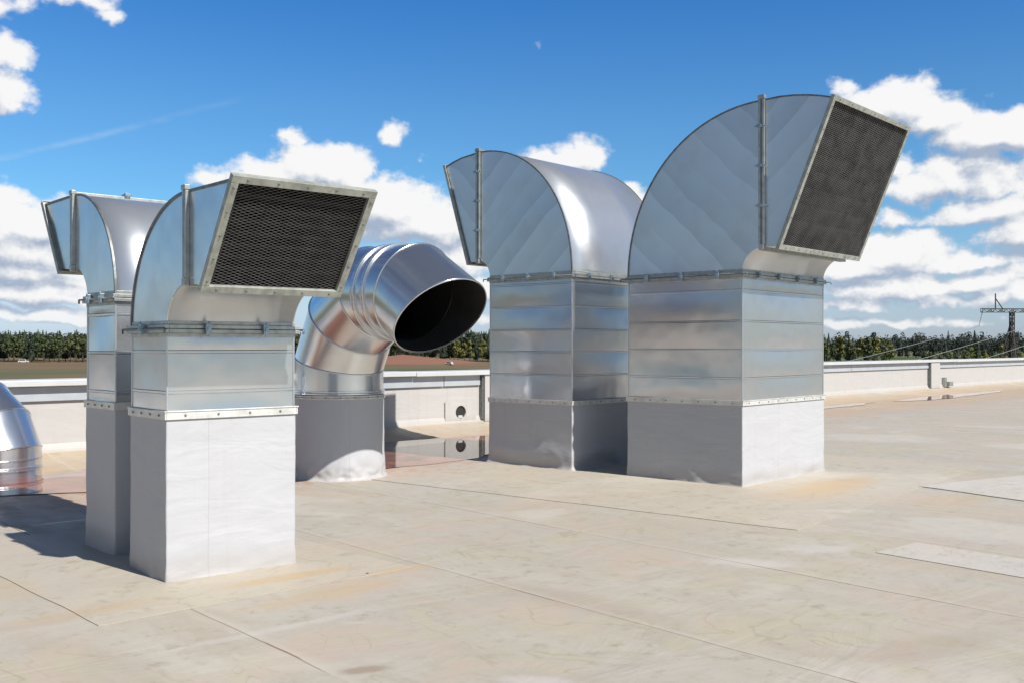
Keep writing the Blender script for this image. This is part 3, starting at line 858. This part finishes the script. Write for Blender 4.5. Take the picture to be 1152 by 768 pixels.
def conifer_crown(H, rad, rnd, n=230):
    mb = MB()
    for i in range(n):
        t = rnd.random() ** .75; z = H * (.10 + .90 * t)
        r_ = rad * (1 - t) ** .85 * rnd.uniform(.35, 1.05) + .1
        a = rnd.uniform(0, 6.283); s_ = rnd.uniform(.5, 1.2) * (1.25 - .7 * t)
        c = Vector((r_ * math.cos(a), r_ * math.sin(a), z)); o_ = Vector((math.cos(a), math.sin(a), -.45)); t_ = Vector((-math.sin(a), math.cos(a), rnd.uniform(-.3, .3)))
        mb.add([c - o_ * s_ * .6 + Vector((0, 0, .25 * s_)), c - t_ * s_ * .5, c + o_ * s_, c + t_ * s_ * .5], [(0, 1, 2, 3)])
    mb.add([(0, 0, H * 1.04), (.35, 0, H * .93), (-.2, .3, H * .93), (-.2, -.3, H * .93)], [(0, 1, 2), (0, 2, 3), (0, 3, 1)])
    # dense inner core, ragged
    n2 = 7
    mb.loft([[(rad * q * math.cos(6.283 * k / n2) * rnd.uniform(.8, 1.2), rad * q * math.sin(6.283 * k / n2) * rnd.uniform(.8, 1.2), H * z) for k in range(n2)] for q, z in ((.5, .12), (.62, .22), (.40, .5), (.2, .78), (.03, 1.0))])
    return mb
def leafy_crown(H, rad, rnd, n=420):
    mb = MB(); blobs = []
    for i in range(9):
        a = rnd.uniform(0, 6.283); q = rnd.uniform(.0, .62) * rad
        blobs.append((q * math.cos(a), q * math.sin(a), H * rnd.uniform(.34, .86), rad * rnd.uniform(.36, .58)))
    blobs.append((0, 0, H * .9, rad * .35))
    for i in range(n):
        bx_, by_, bz_, br = rnd.choice(blobs)
        u = Vector((rnd.gauss(0, 1), rnd.gauss(0, 1), rnd.gauss(0, 1))).normalized()
        c = Vector((bx_, by_, bz_)) + u * br * rnd.uniform(.55, 1.08) * Vector((1, 1, 1.15)).length / 1.82
        s_ = rnd.uniform(.35, .85); a_ = u.orthogonal().normalized(); b_ = u.cross(a_)
        a_ = (a_ + u * rnd.uniform(-.5, .5)) * s_; b_ = (b_ + u * rnd.uniform(-.5, .5)) * s_
        mb.add([c - a_, c - b_ * .8, c + a_, c + b_ * .8], [(0, 1, 2, 3)])
    return mb
def trunk(H, r_, rnd, limbs=4):
    mb = MB(); mb.tube([(0, 0, -.6), (.05, 0, H * .3), (0, .1, H * .85)], r_, 7, radii=[r_, r_ * .75, r_ * .15])
    for i in range(limbs):
        a = rnd.uniform(0, 6.283); z = H * rnd.uniform(.3, .65); L = H * .16
        mb.tube([(0, 0, z), (L * math.cos(a), L * math.sin(a), z + L * .8)], .1, 5, radii=[r_ * .4, r_ * .1])
    return mb
rnd = random.Random(12)
protos = []
kinds = [('spruce_tree', 'spruce', 'dark narrow spruce standing in the far tree line beyond the field', 'spruce tree', 'spruces of the far tree line'),
         ('birch_tree', 'birch', 'yellowish green birch standing in the far tree line beyond the field', 'birch tree', 'birches of the far tree line'),
         ('broadleaf_tree', 'bush', 'dark green round topped tree in the far tree line', 'tree', 'broadleaf trees of the far tree line')]
for kd in kinds:
    vs_ = []
    for v_ in range(3):
        if kd[1] == 'spruce': cr = conifer_crown(17, 4.0, rnd, 300); tr = trunk(17, .28, rnd, 0)
        elif kd[1] == 'birch': cr = leafy_crown(16, 3.6, rnd); tr = trunk(15, .24, rnd)
        else: cr = leafy_crown(14.5, 4.6, rnd, 520); tr = trunk(13, .32, rnd)
        vs_.append((cr, tr))
    meshes = []
    for cr, tr in vs_:
        oc = cr.build('crown', [M[kd[1]]], fix=False); ot = tr.build('trunk', [M['bark']]); meshes.append((oc.data, ot.data))
        bpy.data.objects.remove(oc); bpy.data.objects.remove(ot)
    protos.append(meshes)
cnt = [0, 0, 0]
def tree(k, x, y, s_, zs_=1.0):
    kd = kinds[k]; cm, tm = protos[k][rnd.randrange(3)]
    q = x / y
    where = ('at the far left of the view' if q < -.30 else 'in the gap around the round duct' if q < -.13 else 'beyond the reddish soil mound' if q < .03
             else 'behind the large square ducts' if q < .31 else 'right of the largest duct' if q < .40 else 'near the power pylon')
    lb = kd[2].split(' standing')[0].split(' in the far')[0] + ' in the far wood ' + where
    e = empty(kd[0], (x, y, land(x, y)), rnd.uniform(0, 6.28), label=lb, cat=kd[3], group=kd[4] + ' ' + where); e.scale = (s_, s_, s_ * zs_)
    for nm, me in (('crown', cm), ('trunk', tm)):
        o = bpy.data.objects.new(nm, me); col.objects.link(o); o.parent = e
    cnt[k] += 1
f_ = 1142.
def at_az(ratio, y): return ratio * y
def line_of_trees():
    # ratio = x / y as the camera sees it, -.62 .. .62
    ratio = -.60
    while ratio < .62:
        if ratio < -.06:
            y = rnd.uniform(650, 700); k = 0 if rnd.random() < .3 else 2; s_ = rnd.uniform(1.05, 1.35) if k == 2 else rnd.uniform(.9, 1.1)
            step = .0056
        elif ratio < .02:
            y = rnd.uniform(640, 665); k = 1 if rnd.random() < .75 else 0; s_ = rnd.uniform(.72, .95); step = .0052
        elif ratio < .375:
            y = rnd.uniform(520, 590); k = rnd.choice([2, 2, 2, 1]); s_ = rnd.uniform(.68, 1.0); step = .0085
        elif ratio < .405:
            ratio += .004; continue
        else:
            y = rnd.uniform(470, 560); k = rnd.choice([2, 2, 1, 1, 2, 2]); s_ = rnd.uniform(.42, .72); step = .0080
        tree(k, ratio * y, y, s_); ratio += step * rnd.uniform(.7, 1.3)
line_of_trees()
# the wood behind the front row reads as one mass
def forest(name, bands, mat, n, seed, kindf):
    r2 = random.Random(seed); mb = MB()
    cr = [conifer_crown(18, 4.2, r2, 70) for _ in range(3)]; lf = [leafy_crown(17, 5.0, r2, 110) for _ in range(3)]
    for i in range(n):
        a0, a1, y0, y1, smin, smax = bands[i % len(bands)]
        q = r2.uniform(a0, a1); y = r2.uniform(y0, y1); x = q * y; s_ = r2.uniform(smin, smax)
        src = r2.choice(cr) if r2.random() < kindf else r2.choice(lf)
        z = land(x, y) if y < 1090 else TZ + max(0, (y - 1100) * .004)
        ca, sa = math.cos(i), math.sin(i)
        mb.add([((vx * ca - vy * sa) * s_ + x, (vx * sa + vy * ca) * s_ + y, vz * s_ + z) for vx, vy, vz in src.v], src.f)
    o = mb.build(name, [mat], fix=False)
    tag(o, kind='stuff', cat='forest'); return o
tag(forest('forest', [(-.62, -.05, 690, 780, 1.02, 1.22)] * 4 + [(-.06, .03, 680, 740, .95, 1.2)] + [(.02, .37, 590, 660, .7, .95)] * 2, M['spruce'], 900, 5, .3),
    label='dark dense wood behind the front row of trees across the field')
tag(forest('distant_forest', [(-.65, .65, 1080, 1250, 1.1, 1.6), (.34, .62, 800, 980, .85, 1.0)], M['far'], 1100, 6, .10),
    label='bluish far spruce wood on the skyline at the right')

# tiny vehicles at the edge of the field
def car(x, y, rz, L, Hh, label, cat):
    e = empty('van' if cat == 'van' else 'parked_car', (x, y, land(x, y)), rz, label=label, cat=cat)
    b = MB(); b.span((-L / 2, -.95, .35), (L / 2, .95, Hh * .55)); b.build('body', [M['van']], e, bevel=.12)
    c = MB(); c.prism([(-L * .42, -.85, Hh * .55), (L * .28, -.85, Hh * .55), (L * .16, -.85, Hh), (-L * .36, -.85, Hh)], (0, 1.7, 0)); c.build('cabin', [M['van']], e, bevel=.08)
    g = MB(); g.prism([(-L * .37, -.88, Hh * .6), (L * .22, -.88, Hh * .6), (L * .13, -.88, Hh * .93), (-L * .33, -.88, Hh * .93)], (0, 1.76, 0)); g.build('window', [M['black']], e)
    for sx in (-.32, .32):
        for sy in (-.9, .9):
            t = MB(); t.tube([(sx * L, sy - .1, .35), (sx * L, sy + .1, .35)], .35, 14); t.build('wheel', [M['black']], e)
car(-.062 * 530, 530, 2.6, 4.6, 1.7, 'tiny white car standing on the reddish soil beside the mound', 'car')
car(-.489 * 620, 630, .3, 6.2, 2.4, 'white van parked at the foot of the dark wood on the left', 'van')

# ---------------------------------------------------------------- power line
def pylon(x, y, s_, rz, label, detail=True):
    z0 = land(x, y); e = empty('power_pylon', (x, y, z0), rz, label=label, cat='power pylon', group='lattice power pylons')
    H = 18.6 * s_; half = 12.6 * s_; m = 7.9 * s_
    def lattice(a, b, w, n, t, name, parent):
        """four chord box truss between a and b"""
        k = MB(); a = Vector(a); b = Vector(b); d = (b - a).normalized(); u = Vector((0, 1, 0)); w_ = d.cross(u).normalized()
        cs = [(u * i + w_ * j) * w / 2 for i, j in ((-1, -1), (1, -1), (1, 1), (-1, 1))]
        for c in cs: k.bar(a + c, b + c, t)
        for i in range(n):
            p, q = a.lerp(b, i / n), a.lerp(b, (i + 1) / n)
            for j in range(4):
                c1, c2 = cs[j], cs[(j + 1) % 4]
                k.bar(p + c1, q + c2, t * .6); k.bar(p + c2, q + c1, t * .6) if i % 2 else k.bar(p + c1, p + c2, t * .6)
        return k.build(name, [M['pylon']], parent)
    lattice((-half, 0, H), (half, 0, H), .85 * s_, 18 if detail else 8, .16 * s_, 'crossarm', e)
    for sx in (-1, 1):
        lattice((sx * m * .62, 0, 0), (sx * m * .62, 0, H - .4 * s_), .8 * s_, 16 if detail else 6, .18 * s_, 'mast', e)
        k = MB(); k.bar((sx * m * .62, 0, H * .86), (sx * (m * .62 + -sx * 0 + 0), -3.2 * s_, .0), .18 * s_); k.bar((sx * m * .62, 0, H * .9), (sx * m * .62 + (-4.8) * s_, 0, 0), .26 * s_)
        k.bar((sx * m * .62, 0, H * .83), (sx * m * .62 + (-3.6) * s_, 0, 0), .20 * s_)
        k.build('stay', [M['pylon']], e)
        k = MB(); xs_ = -half * .72 if sx < 0 else half * .72
        k.bar((xs_, 0, H + .3 * s_), (xs_, 0, H + 4.2 * s_), .22 * s_); k.bar((xs_, 0, H + 3.0 * s_), (xs_ + 1.9 * s_, 0, H + .3 * s_), .2 * s_)
        k.build('earth_wire_peak', [M['pylon']], e)
    ends = []
    for xi in (-half + .2 * s_, 0, half - .2 * s_):
        k = MB(); L = 3.2 * s_; dx = -1.6 * s_ if detail else 0
        for j in range(9 if detail else 3):
            t = j / 8; c = Vector((xi + dx * t * .5, 0, H - .5 * s_ - L * t)); k.tube([c, c - Vector((0, 0, .10 * s_))], .17 * s_, 8)
        k.tube([(xi, 0, H - .4 * s_), (xi + dx * .5, 0, H - .5 * s_ - L)], .04 * s_, 5)
        k.build('insulator_string', [M['insul']], e)
        ends.append(Matrix.Translation(e.location) @ Matrix.Rotation(rz, 4, 'Z') @ Vector((xi + dx * .5, 0, H - .6 * s_ - L)))
    return ends
py_x, py_y = 125.5, 250
ends = pylon(py_x + 2.4, py_y, 1.0, R(3), 'rusty lattice power pylon rising above the parapet at the right edge')
far1 = pylon(.374 * 900 + 18, 900, .92, R(20), 'faint tiny pylon on the skyline left of the two far ones', False)
far2 = pylon(.425 * 900 + 14, 880, .92, R(20), 'faint tiny pylon on the skyline nearer to the big rusty pylon', False)
def wire(a, b, sag, r_, label):
    pts = []; a = Vector(a); b = Vector(b)
    for i in range(41):
        t = i / 40; p = a.lerp(b, t); p.z -= sag * 4 * t * (1 - t); pts.append(p)
    mb = MB(); mb.tube(pts, r_, 5, cap=True); o = mb.build('power_cable', [M['wire']])
    tag(o, label=label, cat='cable', group='conductors of the power line')
WL = ['power cable from the left arm of the big pylon, sagging highest across the trees', 'power cable from the middle of the big pylon, sagging across the trees',
      'power cable from the right arm of the big pylon, lowest along the parapet']
for i, e_ in enumerate(ends):
    wire(e_, (e_.x - 96, e_.y - 122, -5.4 + .4 * i), .6, .05, WL[i])

# ---------------------------------------------------------------- sky, sun, camera
SUN_AZ, SUN_EL = 131.5, 45.0
world = bpy.data.worlds.new('World'); sc.world = world; world.use_nodes = True
nt = world.node_tree; nt.nodes.clear(); h = NT(nt)
sky = h.n('ShaderNodeTexSky', sky_type='NISHITA'); sky.sun_disc = False
sky.sun_elevation = R(SUN_EL); sky.sun_rotation = R(SUN_AZ); sky.air_density = 1.0; sky.dust_density = .5; sky.ozone_density = 1.5; sky.altitude = 150
CL = [  # pixel x, y, half width, half height, weight
    (-4, 18, 36, 18, .55), (2, 62, 24, 22, .6), (2, 112, 26, 22, .66), (108, 10, 40, 12, .36), (128, 24, 22, 10, .45),
    (330, 156, 26, 13, .75), (305, 200, 58, 24, 1.0), (370, 190, 66, 34, 1.15), (430, 225, 74, 42, 1.2), (350, 225, 80, 34, 1.0), (480, 250, 80, 34, 1.05), (350, 250, 90, 34, .9), (243, 203, 20, 9, .55),
    (440, 154, 13, 14, .66), (606, 60, 8, 9, .30), (648, 182, 42, 22, 1.0), (610, 178, 24, 12, .7), (700, 215, 26, 16, .7), (478, 186, 14, 9, .4),
    (1000, 120, 68, 27, 1.15), (1055, 132, 40, 20, .9), (1130, 150, 60, 20, 1.05), (955, 104, 20, 12, .7),
    (1060, 205, 76, 30, 1.15), (1010, 190, 30, 18, .8), (1120, 238, 66, 17, .9), (1000, 245, 44, 13, .75), (1155, 262, 50, 22, .9),
    (1010, 282, 60, 26, 1.0), (960, 300, 50, 18, .9), (1090, 292, 60, 15, .8), (1070, 338, 50, 11, .7), (960, 342, 44, 12, .75), (1150, 330, 60, 14, .8), (1000, 362, 120, 8, .6),
    (50, 250, 100, 34, 1.25), (30, 280, 100, 26, 1.1), (520, 250, 60, 24, .9), (1010, 325, 90, 14, .75), (1110, 316, 60, 14, .8), (20, 226, 50, 12, .7), (30, 300, 110, 22, .95), (60, 330, 110, 16, .85), (40, 355, 130, 9, .7), (95, 318, 46, 12, .7),
    (520, 290, 60, 28, 1.0), (560, 322, 70, 22, .9), (450, 318, 80, 20, .8), (500, 352, 120, 14, .75), (740, 300, 120, 30, .8), (1260, 180, 90, 60, 1.1), (-120, 250, 110, 60, 1.0)]
grp = bpy.data.node_groups.new('cloud_density', 'ShaderNodeTree')
grp.interface.new_socket('Vec', in_out='INPUT', socket_type='NodeSocketVector')
grp.interface.new_socket('Dens', in_out='OUTPUT', socket_type='NodeSocketFloat')
g = NT(grp); gi = g.n('NodeGroupInput'); go = g.n('NodeGroupOutput')
vec = gi.outputs[0]
az, el, _ = g.sep(vec)
warpn = g.n('ShaderNodeTexNoise'); g.put(warpn.inputs['Vector'], vec); warpn.inputs['Scale'].default_value = 26; warpn.inputs['Detail'].default_value = 3
wv = g.vmath('SCALE', g.vmath('SUBTRACT', warpn.outputs['Color'], (.5, .5, .5)), .030)
wvec = g.vmath('ADD', vec, wv); waz, wel, _ = g.sep(wvec)
acc = None
for (x, y, hw_, hh_, wt) in CL:
    a = math.atan((x - 576) / f_); e = (390 - y) / f_ * math.cos(a)
    dx = g.math('DIVIDE', g.math('SUBTRACT', waz, a), hw_ / f_ * 1.15)
    dy = g.math('SUBTRACT', wel, e - .25 * hh_ / f_)
    dy = g.math('MAXIMUM', g.math('DIVIDE', dy, hh_ / f_ * 1.3), g.math('DIVIDE', dy, -hh_ / f_ * .75))
    rr = g.math('SQRT', g.math('ADD', g.math('MULTIPLY', dx, dx), g.math('MULTIPLY', dy, dy)))
    v_ = g.math('MULTIPLY', g.math('SUBTRACT', 1, rr), wt)
    acc = v_ if acc is None else g.math('SMOOTH_MAX', acc, v_, .12)
fb = g.noise(g.scalev(vec, 1, 1.2, 1), 17, 10, .58, .1)
fb2 = g.noise(g.scalev(vec, 1, 1.4, 1), 60, 6, .6)
# scattered clouds everywhere the photo does not look
bg_n = g.noise(g.scalev(vec, 1, 2.2, 1), 3.2, 7, .58, .3)
out_ = g.ramp(g.math('ABSOLUTE', az), .52, .75)
bgd = g.math('SUBTRACT', g.math('MULTIPLY', g.math('SUBTRACT', bg_n, .575), 3.2), g.ramp(out_, 0, 1, 6, 0))
acc = g.math('MAXIMUM', g.math('MAXIMUM', acc, -1.2), bgd)
dens = g.math('ADD', acc, g.math('MULTIPLY', g.math('SUBTRACT', fb, .49), 2.0))
dens = g.math('ADD', dens, g.math('MULTIPLY', g.math('SUBTRACT', fb2, .5), .45))
g.put(go.inputs[0], dens)

d = h.n('ShaderNodeTexCoord').outputs['Generated']
dx_, dy_, dz_ = h.sep(d)
azv = h.math('ARCTAN2', dx_, dy_); hyp = h.math('SQRT', h.math('ADD', h.math('MULTIPLY', dx_, dx_), h.math('MULTIPLY', dy_, dy_)))
ele = h.math('ARCTAN2', dz_, hyp)
q0 = h.comb(azv, ele, 0.37)
def dens_at(v):
    nd = h.n('ShaderNodeGroup'); nd.node_tree = grp; h.put(nd.inputs[0], v); return nd.outputs[0]
D0 = dens_at(q0); D1 = dens_at(h.vmath('ADD', q0, (.006, .011, 0)))
alpha = h.ramp(D0, .0, .42)
D2 = dens_at(h.vmath('ADD', q0, (.012, .030, 0)))
lit = h.math('ADD', h.math('MULTIPLY', h.math('SUBTRACT', D0, D1), .75), .62)
lit = h.math('ADD', lit, h.math('MULTIPLY', h.math('SUBTRACT', D0, D2), .30), clamp=True)
thick = h.ramp(D0, .3, 1.3)
lit = h.math('SUBTRACT', lit, h.math('MULTIPLY', thick, .10), clamp=True)
ccol = h.mix(h.ramp(lit, .15, .85), (.40, .48, .62), (.98, .98, .98))
rmp = h.n('ShaderNodeValToRGB'); h.put(rmp.inputs[0], h.math('DIVIDE', ele, .8, clamp=True))
cr_ = rmp.color_ramp; cr_.elements[0].position = .015; cr_.elements[0].color = (.66, .80, 1.22, 1); cr_.elements[1].position = .9; cr_.elements[1].color = (.18, .36, .58, 1)
for p_, c_ in ((.07, (.66, .80, 1.04)), (.17, (.46, .84, 1.10)), (.28, (.40, .80, 1.12)), (.41, (.25, .70, 1.16)), (.6, (.24, .58, .95))):
    e_ = cr_.elements.new(p_); e_.color = (*c_, 1)
tint_ = h.mix(h.ramp(h.math('ABSOLUTE', azv), .65, 1.5), rmp.outputs[0], (.47, .57, .68))
tint_ = h.mix(h.ramp(ele, .45, 1.1), tint_, (.33, .42, .52))
skyc2 = h.mix(1.0, sky.outputs[0], tint_, 'MULTIPLY')
bg1 = h.n('ShaderNodeBackground'); h.put(bg1.inputs[0], skyc2); bg1.inputs[1].default_value = .087
bg2 = h.n('ShaderNodeBackground'); h.put(bg2.inputs[0], ccol); bg2.inputs[1].default_value = .70
# thin contrail, an old faint streak
line = h.math('SUBTRACT', ele, h.math('ADD', h.math('MULTIPLY', azv, .33), .318))
wsp = h.noise(h.comb(h.math('MULTIPLY', azv, 14), h.math('MULTIPLY', ele, 60), 0), 1, 4, .6)
ctr_ = h.math('MULTIPLY', h.ramp(h.math('ABSOLUTE', h.math('ADD', line, h.math('MULTIPLY', h.math('SUBTRACT', wsp, .5), .006))), 0, .0046, .13, 0), h.ramp(azv, -.24, -.34))
ctr_ = h.math('MULTIPLY', ctr_, h.ramp(wsp, .35, .6, .25, 1))
below = h.ramp(ele, -.01, .012)
fac = h.math('MULTIPLY', h.math('MAXIMUM', alpha, ctr_), below)
fac = h.math('MULTIPLY', fac, h.ramp(ele, 0, .05, .75, 1))
mx = h.n('ShaderNodeMixShader'); h.put(mx.inputs[0], fac); nt.links.new(bg1.outputs[0], mx.inputs[1]); nt.links.new(bg2.outputs[0], mx.inputs[2])
ow = h.n('ShaderNodeOutputWorld'); nt.links.new(mx.outputs[0], ow.inputs[0])
world.cycles.sampling_method = 'MANUAL'; world.cycles.sample_map_resolution = 1024

ld = bpy.data.lights.new('sun', 'SUN'); ld.energy = 5.0; ld.angle = R(.53); ld.color = (1, .955, .89)
lo = bpy.data.objects.new('sun', ld); col.objects.link(lo)
sd_ = Vector((math.sin(R(SUN_AZ)) * math.cos(R(SUN_EL)), math.cos(R(SUN_AZ)) * math.cos(R(SUN_EL)), math.sin(R(SUN_EL))))
lo.rotation_euler = (-sd_).to_track_quat('-Z', 'Y').to_euler()
lo.location = (20, -20, 30)

cd = bpy.data.cameras.new('camera'); cd.sensor_width = 36; cd.lens = 36 * 1142 / 1152; cd.shift_y = 6 / 1152; cd.clip_end = 12000; cd.clip_start = .05
co = bpy.data.objects.new('camera', cd); col.objects.link(co); co.location = (0, 0, 1.6); co.rotation_euler = (R(90), 0, 0)
sc.camera = co
sc.view_settings.view_transform = 'Standard'; sc.view_settings.look = 'None'; sc.view_settings.exposure = .45; sc.view_settings.gamma = 1
sc.render.engine = 'CYCLES'
sc.cycles.use_denoising = True
sc.cycles.max_bounces = 8; sc.cycles.glossy_bounces = 5
sc.render.resolution_x = 1024; sc.render.resolution_y = 682
